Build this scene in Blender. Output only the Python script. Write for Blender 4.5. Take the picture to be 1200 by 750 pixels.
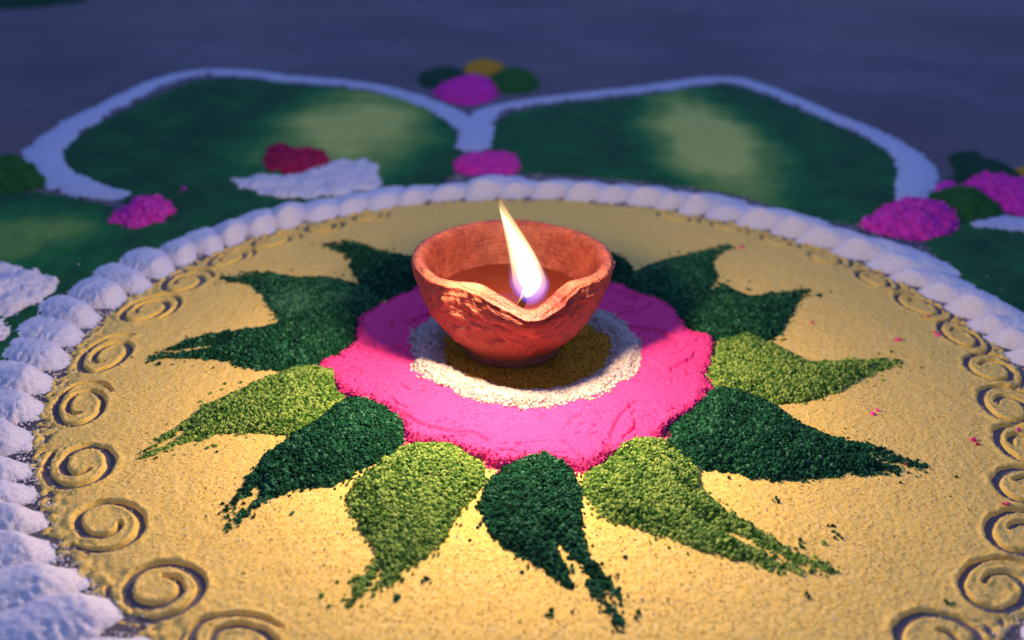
import bpy, math, numpy as np
from mathutils import Vector, Matrix

for o in list(bpy.data.objects):
    bpy.data.objects.remove(o)
scene = bpy.context.scene
C = scene.collection
rng = np.random.default_rng(7)

# ------------------------------------------------------------------ camera, world, lights, exposure
S = 0.18                                   # radius of the yellow powder disc in metres
FPX, PITCH, ROLL = 1095.6, 0.46268, 0.02314
CAM = np.array([-0.07823, -1.74997, 0.94557]) * S
_cr, _sr = math.cos(ROLL), math.sin(ROLL)
_r0 = np.array([1.0, 0, 0])
_u0 = np.array([0, math.sin(PITCH), math.cos(PITCH)])
FWD = np.array([0, math.cos(PITCH), -math.sin(PITCH)])
RIGHT, UP = _cr * _r0 + _sr * _u0, _cr * _u0 - _sr * _r0
cd = bpy.data.cameras.new("camera")
cam = bpy.data.objects.new("camera", cd)
C.objects.link(cam)
cam.matrix_world = Matrix(((RIGHT[0], UP[0], -FWD[0], CAM[0]), (RIGHT[1], UP[1], -FWD[1], CAM[1]),
                           (RIGHT[2], UP[2], -FWD[2], CAM[2]), (0, 0, 0, 1)))
cd.sensor_width = 36.0
cd.lens = FPX / 1200 * 36.0
cd.clip_start, cd.clip_end = 0.005, 50
cd.dof.use_dof = True
cd.dof.focus_distance = 1.68 * S
cd.dof.aperture_fstop = 8.2
scene.camera = cam

world = bpy.data.worlds.new("World")
scene.world = world
world.use_nodes = True
bg = world.node_tree.nodes["Background"]
bg.inputs[0].default_value = (0.215, 0.32, 0.80, 1)      # blue dusk light
bg.inputs[1].default_value = 0.68

al = bpy.data.lights.new("dusk_light", 'AREA')              # the open blue sky side, behind the pattern and high up
al.shape, al.size, al.size_y = 'RECTANGLE', 2.4, 1.6
al.energy, al.color = 15.0, (0.24, 0.33, 1.0)
alo = bpy.data.objects.new("dusk_light", al)
C.objects.link(alo)
alo.location = (0.35, 1.5, 1.7)
alo.rotation_euler = (Vector((0.35, 1.5, 1.7)) - Vector((0, 0.15, 0))).to_track_quat('Z', 'Y').to_euler()

FLAME_W = 1.0                                              # the flame's own light (watts)
FLAME_COL = (1.0, 0.69, 0.43)

vs = scene.view_settings
vs.view_transform = 'Standard'
vs.look = 'None'
vs.exposure = 0.0
vs.gamma = 1.0
vs.use_curve_mapping = False
scene.cycles.use_denoising = True
scene.cycles.max_bounces = 8
scene.cycles.volume_step_rate = 0.4

# ------------------------------------------------------------------ helpers
ZG = -0.0011                               # the floor; the yellow powder's top is z = 0


def G(pts, z=0.0):
    """where the sight line through a picture point meets the level z"""
    pts = np.atleast_2d(np.asarray(pts, float))
    x, y = (pts[:, 0] - 600) / FPX, (pts[:, 1] - 375) / FPX
    D = x[:, None] * RIGHT - y[:, None] * UP + FWD
    t = (z - CAM[2]) / D[:, 2]
    return (CAM + t[:, None] * D)[:, :2]


_perm = np.random.default_rng(3).permutation(512)
_perm = np.concatenate([_perm, _perm])
_ang = np.random.default_rng(4).uniform(0, 2 * np.pi, 512)
_gx, _gy = np.cos(_ang), np.sin(_ang)


def perlin(x, y, seed=0):
    x = np.asarray(x, float) + seed * 17.31
    y = np.asarray(y, float) + seed * 9.77
    xi, yi = np.floor(x).astype(int), np.floor(y).astype(int)
    xf, yf = x - xi, y - yi
    u, v = xf * xf * xf * (xf * (xf * 6 - 15) + 10), yf * yf * yf * (yf * (yf * 6 - 15) + 10)

    def g(a, b, dx, dy):
        h = _perm[(_perm[(xi + a) & 511] + yi + b) & 511]
        return _gx[h] * dx + _gy[h] * dy
    n0 = g(0, 0, xf, yf) * (1 - u) + g(1, 0, xf - 1, yf) * u
    n1 = g(0, 1, xf, yf - 1) * (1 - u) + g(1, 1, xf - 1, yf - 1) * u
    return (n0 * (1 - v) + n1 * v) * 1.5


def fbm(x, y, seed=0, oct=3):
    t, a = 0, 1.0
    for k in range(oct):
        t = t + a * perlin(x * 2 ** k, y * 2 ** k, seed + k * 5)
        a *= 0.5
    return t


def smooth(e0, e1, x):
    t = np.clip((x - e0) / (e1 - e0), 0, 1)
    return t * t * (3 - 2 * t)


def curve(P, n=6, closed=True):
    """Catmull-Rom through the points"""
    P = np.asarray(P, float)
    N = len(P)
    out = []
    for i in range(N if closed else N - 1):
        if closed:
            a, b, c, d = P[i - 1], P[i], P[(i + 1) % N], P[(i + 2) % N]
        else:
            a, b, c, d = P[max(i - 1, 0)], P[i], P[i + 1], P[min(i + 2, N - 1)]
        for k in range(n):
            t = k / n
            out.append(0.5 * (2 * b + (c - a) * t + (2 * a - 5 * b + 4 * c - d) * t * t + (3 * b - a - 3 * c + d) * t ** 3))
    if not closed:
        out.append(P[-1])
    return np.array(out)


def segdist(Q, P, closed=True):
    """distance of the points Q to the polyline P, and how far along it (0..1)"""
    best = np.full(len(Q), 1e9)
    along = np.zeros(len(Q))
    N = len(P)
    M = N if closed else N - 1
    for i in range(M):
        a, b = P[i], P[(i + 1) % N]
        ab = b - a
        L = ab @ ab + 1e-18
        t = np.clip(((Q - a) @ ab) / L, 0, 1)
        d = np.hypot(Q[:, 0] - a[0] - t * ab[0], Q[:, 1] - a[1] - t * ab[1])
        m = d < best
        best[m] = d[m]
        along[m] = (i + t[m]) / M
    return best, along


def inside(Q, P):
    c = np.zeros(len(Q), bool)
    N = len(P)
    for i in range(N):
        a, b = P[i], P[i - 1]
        m = (a[1] > Q[:, 1]) != (b[1] > Q[:, 1])
        if abs(b[1] - a[1]) > 1e-15:
            m &= Q[:, 0] < (b[0] - a[0]) * (Q[:, 1] - a[1]) / (b[1] - a[1]) + a[0]
            c ^= m
    return c


def sdf(Q, P):
    d, _ = segdist(Q, P)
    return np.where(inside(Q, P), d, -d)


def raw_mesh(name, V, F, nper):
    """V (n,3), F (m,nper) -> mesh, fast"""
    me = bpy.data.meshes.new(name)
    V = np.ascontiguousarray(V, np.float32)
    F = np.ascontiguousarray(F, np.int32)
    me.vertices.add(len(V))
    me.vertices.foreach_set("co", V.ravel())
    me.loops.add(F.size)
    me.loops.foreach_set("vertex_index", F.ravel())
    me.polygons.add(len(F))
    me.polygons.foreach_set("loop_start", np.arange(0, F.size, nper, dtype=np.int32))
    me.polygons.foreach_set("loop_total", np.full(len(F), nper, np.int32))
    me.update(calc_edges=True)
    return me


def link(name, me, mat, parent=None, origin=None, smooth_shade=True):
    """one mesh object; vertices are given in world space, origin is where the object's own origin goes"""
    o = bpy.data.objects.new(name, me)
    C.objects.link(o)
    if mat:
        me.materials.append(mat)
    me.polygons.foreach_set("use_smooth", np.full(len(me.polygons), smooth_shade))
    if parent is not None:
        o.parent = parent
        off = Vector(parent.get("_origin", (0, 0, 0)))
    else:
        off = Vector(origin) if origin is not None else Vector((0, 0, 0))
        o.location = off
        o["_origin"] = tuple(off)
    if off.length > 0:
        me.transform(Matrix.Translation(-off))
    return o


def tag(o, label=None, cat=None, group=None, kind=None):
    for k, v in (("label", label), ("category", cat), ("group", group), ("kind", kind)):
        if v:
            o[k] = v
    return o


def empty(name, loc):
    o = bpy.data.objects.new(name, None)
    C.objects.link(o)
    o.location = loc
    o.empty_display_size = 0.01
    o["_origin"] = tuple(loc)
    return o


def attr(me, name, vals):
    a = me.attributes.new(name, 'FLOAT', 'POINT')
    a.data.foreach_set("value", np.ascontiguousarray(vals, np.float32))


def grid(x0, x1, y0, y1, res):
    xs = np.arange(x0, x1 + res, res)
    ys = np.arange(y0, y1 + res, res)
    X, Y = np.meshgrid(xs, ys)
    n, m = X.shape
    idx = np.arange(n * m).reshape(n, m)
    F = np.stack([idx[:-1, :-1], idx[:-1, 1:], idx[1:, 1:], idx[1:, :-1]], -1).reshape(-1, 4)
    return X.ravel(), Y.ravel(), F, (n, m)


def compact(V, F):
    used = np.unique(F)
    mp = np.full(len(V), -1)
    mp[used] = np.arange(len(used))
    return used, mp[F]


# grain shapes: a few crushed icosahedra
_t = (1 + 5 ** .5) / 2
_ICO = np.array([(-1, _t, 0), (1, _t, 0), (-1, -_t, 0), (1, -_t, 0), (0, -1, _t), (0, 1, _t), (0, -1, -_t), (0, 1, -_t),
                 (_t, 0, -1), (_t, 0, 1), (-_t, 0, -1), (-_t, 0, 1)], float)
_ICO /= np.linalg.norm(_ICO[0])
_ICOF = np.array([(0, 11, 5), (0, 5, 1), (0, 1, 7), (0, 7, 10), (0, 10, 11), (1, 5, 9), (5, 11, 4), (11, 10, 2), (10, 7, 6), (7, 1, 8),
                  (3, 9, 4), (3, 4, 2), (3, 2, 6), (3, 6, 8), (3, 8, 9), (4, 9, 5), (2, 4, 11), (6, 2, 10), (8, 6, 7), (9, 8, 1)])
_OCT = np.array([(1, 0, 0), (-1, 0, 0), (0, 1, 0), (0, -1, 0), (0, 0, 1), (0, 0, -1)], float)
_OCTF = np.array([(0, 2, 4), (2, 1, 4), (1, 3, 4), (3, 0, 4), (2, 0, 5), (1, 2, 5), (3, 1, 5), (0, 3, 5)])


def grains(name, P, size, tone, mat, parent=None, origin=None, shape="ico"):
    """many small crumbs joined into one mesh; P (n,3), size (n,), tone (n,) 0..1 pigment"""
    n = len(P)
    B, BF = (_ICO, _ICOF) if shape == "ico" else (_OCT, _OCTF)
    q = rng.normal(size=(n, 4))
    q /= np.linalg.norm(q, axis=1)[:, None]
    w, x, y, z = q.T
    R = np.stack([np.stack([1 - 2 * (y * y + z * z), 2 * (x * y - z * w), 2 * (x * z + y * w)], -1),
                  np.stack([2 * (x * y + z * w), 1 - 2 * (x * x + z * z), 2 * (y * z - x * w)], -1),
                  np.stack([2 * (x * z - y * w), 2 * (y * z + x * w), 1 - 2 * (x * x + y * y)], -1)], 1)
    sh = B[None] * rng.uniform(0.72, 1.25, (n, len(B), 1)) * (size[:, None] * rng.uniform(0.7, 1.2, (n, 3)))[:, None, :]
    V = np.einsum('nij,nkj->nki', R, sh) + P[:, None, :]
    F = BF[None] + (np.arange(n) * len(B))[:, None, None]
    me = raw_mesh(name, V.reshape(-1, 3), F.reshape(-1, 3), 3)
    attr(me, "tone", np.repeat(tone, len(B)))
    o = link(name, me, mat, parent, origin, smooth_shade=False)
    return o


# ------------------------------------------------------------------ materials
class NT:
    def __init__(s, name):
        s.m = bpy.data.materials.new(name)
        s.m.use_nodes = True
        s.t = s.m.node_tree
        s.b = s.t.nodes["Principled BSDF"]
        s.out = s.t.nodes["Material Output"]
        s.co = s.n("ShaderNodeTexCoord").outputs["Object"]

    def n(s, typ, **kw):
        nd = s.t.nodes.new(typ)
        for k, v in kw.items():
            setattr(nd, k, v)
        return nd

    def l(s, a, b):
        s.t.links.new(a, b)

    def noise(s, scale, detail=3, rough=.55, vec=None):
        nd = s.n("ShaderNodeTexNoise")
        nd.inputs["Scale"].default_value = scale
        nd.inputs["Detail"].default_value = detail
        nd.inputs["Roughness"].default_value = rough
        s.l(vec or s.co, nd.inputs["Vector"])
        return nd.outputs["Fac"]

    def ramp(s, fac, stops, interp='LINEAR'):
        nd = s.n("ShaderNodeValToRGB")
        nd.color_ramp.interpolation = interp
        e = nd.color_ramp.elements
        while len(e) < len(stops):
            e.new(0.5)
        for k, (p, c) in enumerate(stops):
            e[k].position = p
            e[k].color = (*c, 1) if len(c) == 3 else c
        s.l(fac, nd.inputs[0])
        return nd.outputs[0]

    def mix(s, fac, a, b, mode='MIX'):
        nd = s.n("ShaderNodeMix", data_type='RGBA', blend_type=mode)
        for sock, v in ((nd.inputs[0], fac), (nd.inputs[6], a), (nd.inputs[7], b)):
            if isinstance(v, (int, float)):
                sock.default_value = v
            elif isinstance(v, tuple):
                sock.default_value = (*v, 1)
            else:
                s.l(v, sock)
        return nd.outputs[2]

    def attr(s, name):
        nd = s.n("ShaderNodeAttribute")
        nd.attribute_name = name
        return nd.outputs["Fac"]

    def bump(s, h, dist, strength=1.0, prev=None):
        nd = s.n("ShaderNodeBump")
        nd.inputs["Strength"].default_value = strength
        nd.inputs["Distance"].default_value = dist
        s.l(h, nd.inputs["Height"])
        if prev:
            s.l(prev, nd.inputs["Normal"])
        return nd.outputs[0]

    def done(s, col, rough=0.95, spec=0.15, normal=None, sheen=0):
        if isinstance(col, tuple):
            s.b.inputs["Base Color"].default_value = (*col, 1)
        else:
            s.l(col, s.b.inputs["Base Color"])
        if isinstance(rough, float):
            s.b.inputs["Roughness"].default_value = rough
        else:
            s.l(rough, s.b.inputs["Roughness"])
        s.b.inputs["Specular IOR Level"].default_value = spec
        if normal:
            s.l(normal, s.b.inputs["Normal"])
        return s.m


def powder(name, dark, mid, pale, grain=0.0009, bump=0.00025, blotch=90, spec=0.15):
    """loose powder: every crumb a slightly different tone, larger drifts, fine relief"""
    k = NT(name)
    f = k.noise(1 / grain, 2, .6)
    c = k.ramp(f, [(0.3, dark), (0.5, mid), (0.72, pale)])
    b2 = k.noise(blotch, 3)
    c = k.mix(k.ramp(b2, [(0.35, (0, 0, 0)), (0.75, (.45, .45, .45))]), c, mid)
    nrm = k.bump(k.noise(1 / grain * 1.3, 3, .65), bump)
    return k.done(c, 0.95, spec, nrm)


def tone_mat(name, stops, grain=None, bump=0.0002, spec=0.2, rough=0.85):
    """pigment by crumb: the attribute 'tone' picks the colour"""
    k = NT(name)
    c = k.ramp(k.attr("tone"), stops)
    f = k.noise(1 / (grain or 0.0006), 2)
    c = k.mix(0.55, c, k.ramp(f, [(0.3, (.62, .62, .62)), (0.7, (1, 1, 1))]), 'MULTIPLY')
    nrm = k.bump(k.noise(1 / (grain or 0.0006), 3), bump) if bump else None
    return k.done(c, rough, spec, nrm)


# floor: worn cement, greyish violet
k = NT("floor_cement")
f1, f2, f3 = k.noise(4.5, 6, .65), k.noise(40, 4, .6), k.noise(900, 2)
col = k.ramp(f1, [(0.28, (0.062, 0.056, 0.072)), (0.50, (0.115, 0.108, 0.13)), (0.72, (0.19, 0.18, 0.20))])
col = k.mix(k.ramp(k.noise(3.1, 4, .6), [(.42, (0, 0, 0)), (.62, (.7, .7, .7))]), col, (0.15, 0.128, 0.125))
col = k.mix(0.5, col, k.ramp(f2, [(0.3, (.6, .58, .6)), (0.7, (1, 1, 1))]), 'MULTIPLY')
col = k.mix(0.5, col, k.ramp(f3, [(0.3, (.65, .65, .65)), (0.7, (1, 1, 1))]), 'MULTIPLY')
M_floor = k.done(col, 0.8, 0.3, k.bump(f3, 0.0003, 1, k.bump(f2, 0.001)))

M_yellow = powder("yellow_powder", (0.66, 0.43, 0.075), (0.83, 0.575, 0.125), (0.93, 0.73, 0.30), 0.0007, 0.00014, 60)
M_ygrain = tone_mat("yellow_crumbs", [(0, (0.55, 0.36, 0.07)), (0.35, (0.80, 0.56, 0.14)), (0.8, (0.88, 0.67, 0.22)), (1, (0.93, 0.84, 0.60))], bump=0)
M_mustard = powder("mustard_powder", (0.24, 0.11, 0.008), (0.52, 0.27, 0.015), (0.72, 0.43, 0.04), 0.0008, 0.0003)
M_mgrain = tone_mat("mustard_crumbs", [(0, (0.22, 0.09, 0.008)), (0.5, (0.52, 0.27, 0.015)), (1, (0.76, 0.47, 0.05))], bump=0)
M_pink = powder("pink_powder", (0.66, 0.028, 0.165), (0.82, 0.050, 0.228), (0.88, 0.085, 0.29), 0.0006, 0.00016, 40, 0.1)
M_pgrain = tone_mat("pink_crumbs", [(0, (0.60, 0.02, 0.15)), (0.5, (0.84, 0.04, 0.24)), (1, (0.90, 0.10, 0.34))], bump=0)
M_mgcrumb = tone_mat("magenta_crumbs", [(0, (0.55, 0.02, 0.32)), (0.5, (0.76, 0.04, 0.47)), (1, (0.88, 0.14, 0.62))], bump=0)
M_rcrumb = tone_mat("crimson_crumbs", [(0, (0.28, 0.01, 0.05)), (0.5, (0.46, 0.02, 0.10)), (1, (0.60, 0.05, 0.18))], bump=0)
M_white = powder("white_powder", (0.56, 0.51, 0.52), (0.73, 0.70, 0.71), (0.80, 0.78, 0.79), 0.0009, 0.00025, 50)
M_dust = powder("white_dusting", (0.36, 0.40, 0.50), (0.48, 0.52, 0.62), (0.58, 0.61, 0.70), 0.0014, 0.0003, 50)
M_cream = powder("cream_powder", (0.38, 0.31, 0.26), (0.50, 0.44, 0.39), (0.60, 0.55, 0.51), 0.0009, 0.0003, 50)
M_cgrain = tone_mat("cream_crumbs", [(0, (0.36, 0.26, 0.18)), (0.4, (0.51, 0.45, 0.40)), (1, (0.64, 0.60, 0.57))], bump=0)
M_wgrain = tone_mat("white_crumbs", [(0, (0.62, 0.56, 0.54)), (0.4, (0.82, 0.80, 0.78)), (1, (0.88, 0.87, 0.86))], bump=0, spec=0.3)
M_dgreen = tone_mat("dark_green_powder", [(0, (0.004, 0.028, 0.014)), (0.5, (0.011, 0.080, 0.034)), (0.85, (0.022, 0.135, 0.055)), (1, (0.07, 0.22, 0.10))], 0.0006, 0.0002, spec=0.06)
M_lgreen = tone_mat("light_green_powder", [(0, (0.008, 0.045, 0.006)), (0.35, (0.035, 0.13, 0.014)), (0.7, (0.14, 0.28, 0.035)), (1, (0.32, 0.45, 0.085))], 0.0006, 0.0002)
M_petal = tone_mat("petal_green_powder", [(0, (0.004, 0.062, 0.022)), (0.35, (0.014, 0.19, 0.04)), (0.7, (0.20, 0.37, 0.065)), (1, (0.56, 0.62, 0.13))], 0.001, 0.0003)
M_leafgreen = powder("leaf_green_powder", (0.01, 0.06, 0.01), (0.02, 0.12, 0.02), (0.04, 0.17, 0.035), 0.0009, 0.0003)
M_deepgreen = powder("deep_green_powder", (0.004, 0.035, 0.018), (0.008, 0.06, 0.03), (0.015, 0.10, 0.045), 0.0009, 0.0003)
M_red = powder("red_powder", (0.32, 0.01, 0.05), (0.45, 0.014, 0.085), (0.55, 0.03, 0.12), 0.0009, 0.0003)
M_magenta = powder("magenta_powder", (0.60, 0.02, 0.34), (0.76, 0.035, 0.46), (0.86, 0.10, 0.56), 0.0010, 0.0004)

# ------------------------------------------------------------------ the floor
me = raw_mesh("floor", np.array([(-4, -3, ZG), (4, -3, ZG), (4, 6, ZG), (-4, 6, ZG)], float), np.array([(0, 1, 2, 3)]), 4)
tag(link("floor", me, M_floor), kind="structure")

# ------------------------------------------------------------------ yellow powder disc with spirals drawn into it
SPIRALS = [  # angle (degrees), radius in disc radii, size, turn of the drawn spiral (degrees)
    (-117.5, .938, .86, 40), (-128, .930, .88, 215), (-140, .922, .88, 150), (-151.5, .917, .95, 115), (-164, .920, .98, 90),
    (-176.5, .916, 1.0, 95), (170, .922, 1.0, 60), (160, .930, .92, 70), (150, .935, .9, 80), (140.5, .94, .85, 60), (131, .94, .8, 50),
    (-57.5, .946, .86, 120), (-47, .945, .84, 200), (-37.8, .931, .9, 170), (-29, .915, .88, 150), (-20.3, .915, .85, 190), (-11.3, .915, .88, 170),
    (-1.8, .932, .95, 160), (7.6, .94, .95, 140), (17.4, .945, .95, 130), (27, .945, .85, 120), (36.5, .945, .8, 100), (46, .945, .8, 110), (55.5, .945, .78, 90),
    (65, .945, .78, 100), (122, .94, .75, 70),
    (-107, .94, .86, 100), (-97, .94, .88, 60), (-87, .94, .84, 140), (-77, .94, .88, 30), (-67, .94, .86, 80)]
RES = 0.00052
X, Y, F, shp = grid(-1.03 * S, 1.03 * S, -1.0 * S, 1.03 * S, RES)
R = np.hypot(X, Y)
n_big = fbm(X / .03, Y / .03, 1, 2)
n_mid = perlin(X / .0042, Y / .0042, 2)
n_fin = perlin(X / .0017, Y / .0017, 3)
n_gr = perlin(X / .0010, Y / .0010, 4)
Z = -0.0001 + .00035 * n_big + .00014 * n_mid + .00014 * n_fin + .00013 * n_gr
# the rim: thinner, patchy, running out under the white border
edge = smooth(.93, 1.0, R / S + .012 * fbm(X / .012, Y / .012, 6, 3))
Z += edge * (-.0009 + .0011 * fbm(X / .0028, Y / .0028, 8, 2)) - smooth(.985, 1.025, R / S) * .0018
which = np.full(len(X), -1)
XY = np.stack([X, Y], 1)
spiral_c = []
for i, (a, r, sz, turn) in enumerate(SPIRALS):
    rr = np.random.default_rng(100 + i)
    c = np.array([math.cos(math.radians(a)), math.sin(math.radians(a))]) * r * S
    spiral_c.append(c)
    rad = .0160 * sz
    near = np.where(np.hypot(X - c[0], Y - c[1]) < rad * 1.3)[0]
    turns = rr.uniform(1.3, 1.75)
    tt = np.linspace(0, 1, 70)
    ph = math.radians(turn) - tt * turns * 2 * math.pi
    rho = rad * (.33 + .67 * tt ** .9) * (1 + .07 * np.sin(ph * 2 + rr.uniform(0, 6)))
    sq = rr.uniform(.64, .82)
    ca, sa = math.cos(math.radians(a)), math.sin(math.radians(a))
    lx, ly = rho * np.cos(ph) * sq, rho * np.sin(ph)
    P = np.stack([c[0] + lx * ca - ly * sa, c[1] + lx * sa + ly * ca], 1)
    d, al = segdist(XY[near], P, False)
    w = .00104 * rr.uniform(.85, 1.2) * (.55 + .55 * np.sin(np.clip(al, 0, 1) * math.pi) ** .6) * (1 + .30 * n_mid[near]) * (.9 + .2 * sz)
    faint = 1.0 if abs(a) > 100 or a < 12 else (.8 if a < 30 else .55)
    if a > 135:
        faint = .85 if a < 155 else 1.0
    depth = .0021 * faint * (1 + .35 * n_mid[near])
    Z[near] += -depth * smooth(w * 1.3, w * .45, d) + .00036 * np.exp(-((d - w * 1.75) / (w * .8)) ** 2) * (1 + .5 * n_mid[near])
    which[near[np.hypot(X[near] - c[0], Y[near] - c[1]) < rad * 1.05]] = i
pc = np.array([-.0478, -.0044]) * S
keep_v = (R < 1.022 * S) & (np.hypot(X - pc[0], Y - pc[1]) > .30 * S)
V = np.stack([X, Y, Z], 1)
gy, gx = np.gradient(Z.reshape(shp), RES)
Nn = np.stack([-gx.ravel(), -gy.ravel(), np.ones(len(X))], 1)
Nn /= np.linalg.norm(Nn, axis=1)[:, None]
F = F[keep_v[F].all(1)]
fw = which[F[:, 0]]
disc = empty("yellow_powder_disc", (0, 0, ZG))
tag(disc, "large round bed of yellow powder with spirals drawn around its rim, under the clay lamp", "powder disc")


def part_of_disc(name, FF):
    used, F2 = compact(V, FF)
    me = raw_mesh(name, V[used], F2, 4)
    o = link(name, me, M_yellow, disc)
    me.normals_split_custom_set_from_vertices(Nn[used].tolist())
    return o


part_of_disc("powder_bed", F[fw < 0])
for i in range(len(SPIRALS)):
    FF = F[fw == i]
    if len(FF):
        part_of_disc("spiral", FF)


def disc_z(x, y):
    i = np.clip(((y + 1.0 * S) / RES).astype(int), 0, shp[0] - 1)
    j = np.clip(((x + 1.03 * S) / RES).astype(int), 0, shp[1] - 1)
    return Z.reshape(shp)[i, j]


n = 52000
a = rng.uniform(0, 2 * np.pi, n)
r = np.sqrt(rng.uniform(.12, 1.0, n)) * S
gx_, gy_ = r * np.cos(a), r * np.sin(a)
gz_ = disc_z(gx_, gy_)
ok = (gz_ > -.0011) & (gy_ > -.99 * S)
gx_, gy_, gz_ = gx_[ok], gy_[ok], gz_[ok]
sz = rng.uniform(.00016, .00032, len(gx_)) * np.where(rng.random(len(gx_)) < .03, 1.6, 1)
o = grains("powder_crumbs", np.stack([gx_, gy_, gz_ + sz * .25], 1), sz, np.clip(rng.normal(.62, .22, len(gx_)), 0, 1), M_ygrain, disc, shape="oct")
o["kind"] = "stuff"

# ------------------------------------------------------------------ generic mound of powder
def mound(name, poly, H, kfall, res, mat, z0, ragged=.0008, rough=.0003, origin=None, parent=None, tone=None, seed=0, skirt=.0006, extra=None, top=None):
    """a heap of powder on the level z0 with the outline poly; returns the object and a function giving its surface"""
    lo, hi = poly.min(0) - .003, poly.max(0) + .003
    x, y, F_, shp_ = grid(lo[0], hi[0], lo[1], hi[1], res)
    q = np.stack([x, y], 1)

    def surf(q):
        d = sdf(q, poly) + ragged * fbm(q[:, 0] / .004, q[:, 1] / .004, seed + 11, 3)
        dd = np.maximum(d, 0)
        h = H * (1 - np.exp(-dd / kfall))
        if top is not None:
            h = np.minimum(h, top)
        h = h + rough * smooth(0, .002, dd) * (fbm(q[:, 0] / .0016, q[:, 1] / .0016, seed + 3, 2) + 1.6 * perlin(q[:, 0] / .009, q[:, 1] / .009, seed + 7))
        if extra is not None:
            h = h + extra(q, dd)
        return d, np.where(d > 0, h, d * .5 - skirt * .2)
    d, h = surf(q)
    F_ = F_[(d[F_] > -res * 1.6).all(1)]
    Vv = np.stack([x, y, z0 + h], 1)
    used, F2 = compact(Vv, F_)
    me = raw_mesh(name, Vv[used], F2, 4)
    if tone is not None:
        attr(me, "tone", tone(x[used], y[used]))
    ctr = (float(poly[:, 0].mean()), float(poly[:, 1].mean()), z0)
    o = link(name, me, mat, parent, ctr if parent is None else None)
    return o, surf


# ------------------------------------------------------------------ pink powder disc
PINK = curve(G([(373, 427), (388, 447), (405, 462), (440, 474), (468, 492), (478, 514), (520, 519), (560, 534), (590, 546), (640, 540), (690, 549), (720, 531),
                (768, 516), (785, 498), (816, 478), (832, 455), (827, 440), (835, 420), (833, 398), (814, 392), (803, 384), (792, 366), (770, 352), (745, 345),
                (730, 336), (700, 331), (650, 326), (600, 324), (540, 326), (500, 333), (475, 342), (448, 356), (420, 377), (419, 396), (396, 414)], .0015), 5)
RC = np.array([-.0478, -.004]) * S            # middle of the rings


def pink_relief(q, dd):
    x, y = q[:, 0], q[:, 1]
    wx, wy = x + .004 * perlin(x / .012, y / .012, 31), y + .004 * perlin(x / .012, y / .012, 32)
    cr = np.abs(perlin(wx / .016, wy / .010, 33))
    mask = smooth(.05, .35, perlin(x / .022, y / .022, 35))
    h = -.0016 * smooth(.05, .008, cr) * mask
    cr2 = np.abs(perlin(wx / .007, wy / .006, 36))
    h += -.0010 * smooth(.07, .01, cr2) * smooth(.15, .45, perlin(x / .015, y / .015, 37))
    ledge = perlin(wx / .030, wy / .022, 38)                # pressed plates
    h += .0010 * smooth(-.015, .025, ledge)
    h += .0009 * np.exp(-dd / .003) * np.maximum(fbm(x / .0022, y / .0022, 39, 2), 0)   # crumbly rim
    h += -.0009 * smooth(.38, .62, perlin(x / .0021, y / .0016, 41)) * smooth(-.1, .3, perlin(x / .012, y / .012, 42))
    h += .00012 * fbm(x / .0013, y / .0013, 43, 2)
    rr = np.hypot(x - RC[0], y - RC[1])
    h += -.0030 * smooth(.218 * S, .200 * S, rr)
    return h


pink, pink_s = mound("pink_powder_disc", PINK, .0026, .0012, .00042, M_pink, -.0001, .0011, .00016, extra=pink_relief, seed=21)
tag(pink, "bright pink powder disc with cracks and a ragged edge, around the lamp's white ring", "powder disc")
n = 5200                                       # crumbs round its edge
i = rng.integers(0, len(PINK), n)
p = PINK[i] + (PINK[(i + 1) % len(PINK)] - PINK[i]) * rng.random((n, 1)) + rng.normal(0, .0013, (n, 2))
d, h = pink_s(p)
g = grains("pink_crumbs", np.stack([p[:, 0], p[:, 1], np.where(d > 0, h, 0) + .0001], 1), rng.uniform(.0002, .00052, n), rng.random(n), M_pgrain, pink)
g["kind"] = "stuff"

# ------------------------------------------------------------------ white ring and mustard bed under the lamp
th = np.linspace(0, 2 * np.pi, 90, endpoint=False)
mc = RC
MUST = np.stack([mc[0] + .200 * S * np.cos(th), mc[1] + .200 * S * np.sin(th)], 1)
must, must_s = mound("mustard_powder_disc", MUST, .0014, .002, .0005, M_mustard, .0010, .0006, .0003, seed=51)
tag(must, "small mustard yellow powder disc directly under the foot of the clay lamp", "powder disc")
n = 9000
a = rng.uniform(0, 2 * np.pi, n)
r = np.sqrt(rng.random(n)) * .207 * S
p = mc + np.stack([r * np.cos(a), r * np.sin(a)], 1)
d, h = must_s(p)
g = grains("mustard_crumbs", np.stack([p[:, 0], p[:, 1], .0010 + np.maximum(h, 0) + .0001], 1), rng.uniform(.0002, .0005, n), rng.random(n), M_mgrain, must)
g["kind"] = "stuff"

xr, yr, Fr, _ = grid(RC[0] - .26 * S, RC[0] + .26 * S, RC[1] - .26 * S, RC[1] + .26 * S, .0005)


def wring(q):
    dx, dy = q[:, 0] - RC[0], q[:, 1] - RC[1]
    rr = np.hypot(dx, dy) / S + .010 * fbm(q[:, 0] / .007, q[:, 1] / .007, 61, 3)
    an = np.arctan2(dy, dx)
    wob = fbm(np.cos(an) * 1.7 + 3, np.sin(an) * 1.7, 65, 3)
    mid, half = .2130 + .010 * wob, .0290 * (1 + .35 * fbm(np.cos(an) * 2.3, np.sin(an) * 2.3 + 7, 67, 3)) - .004 * np.cos(an - 1.0)
    u = np.clip((rr - mid) / half, -1.3, 1.3)
    h = .0031 * (1 - np.abs(u) ** 2.4) + .0004 * fbm(q[:, 0] / .0015, q[:, 1] / .0015, 63, 2)
    return u, h


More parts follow.
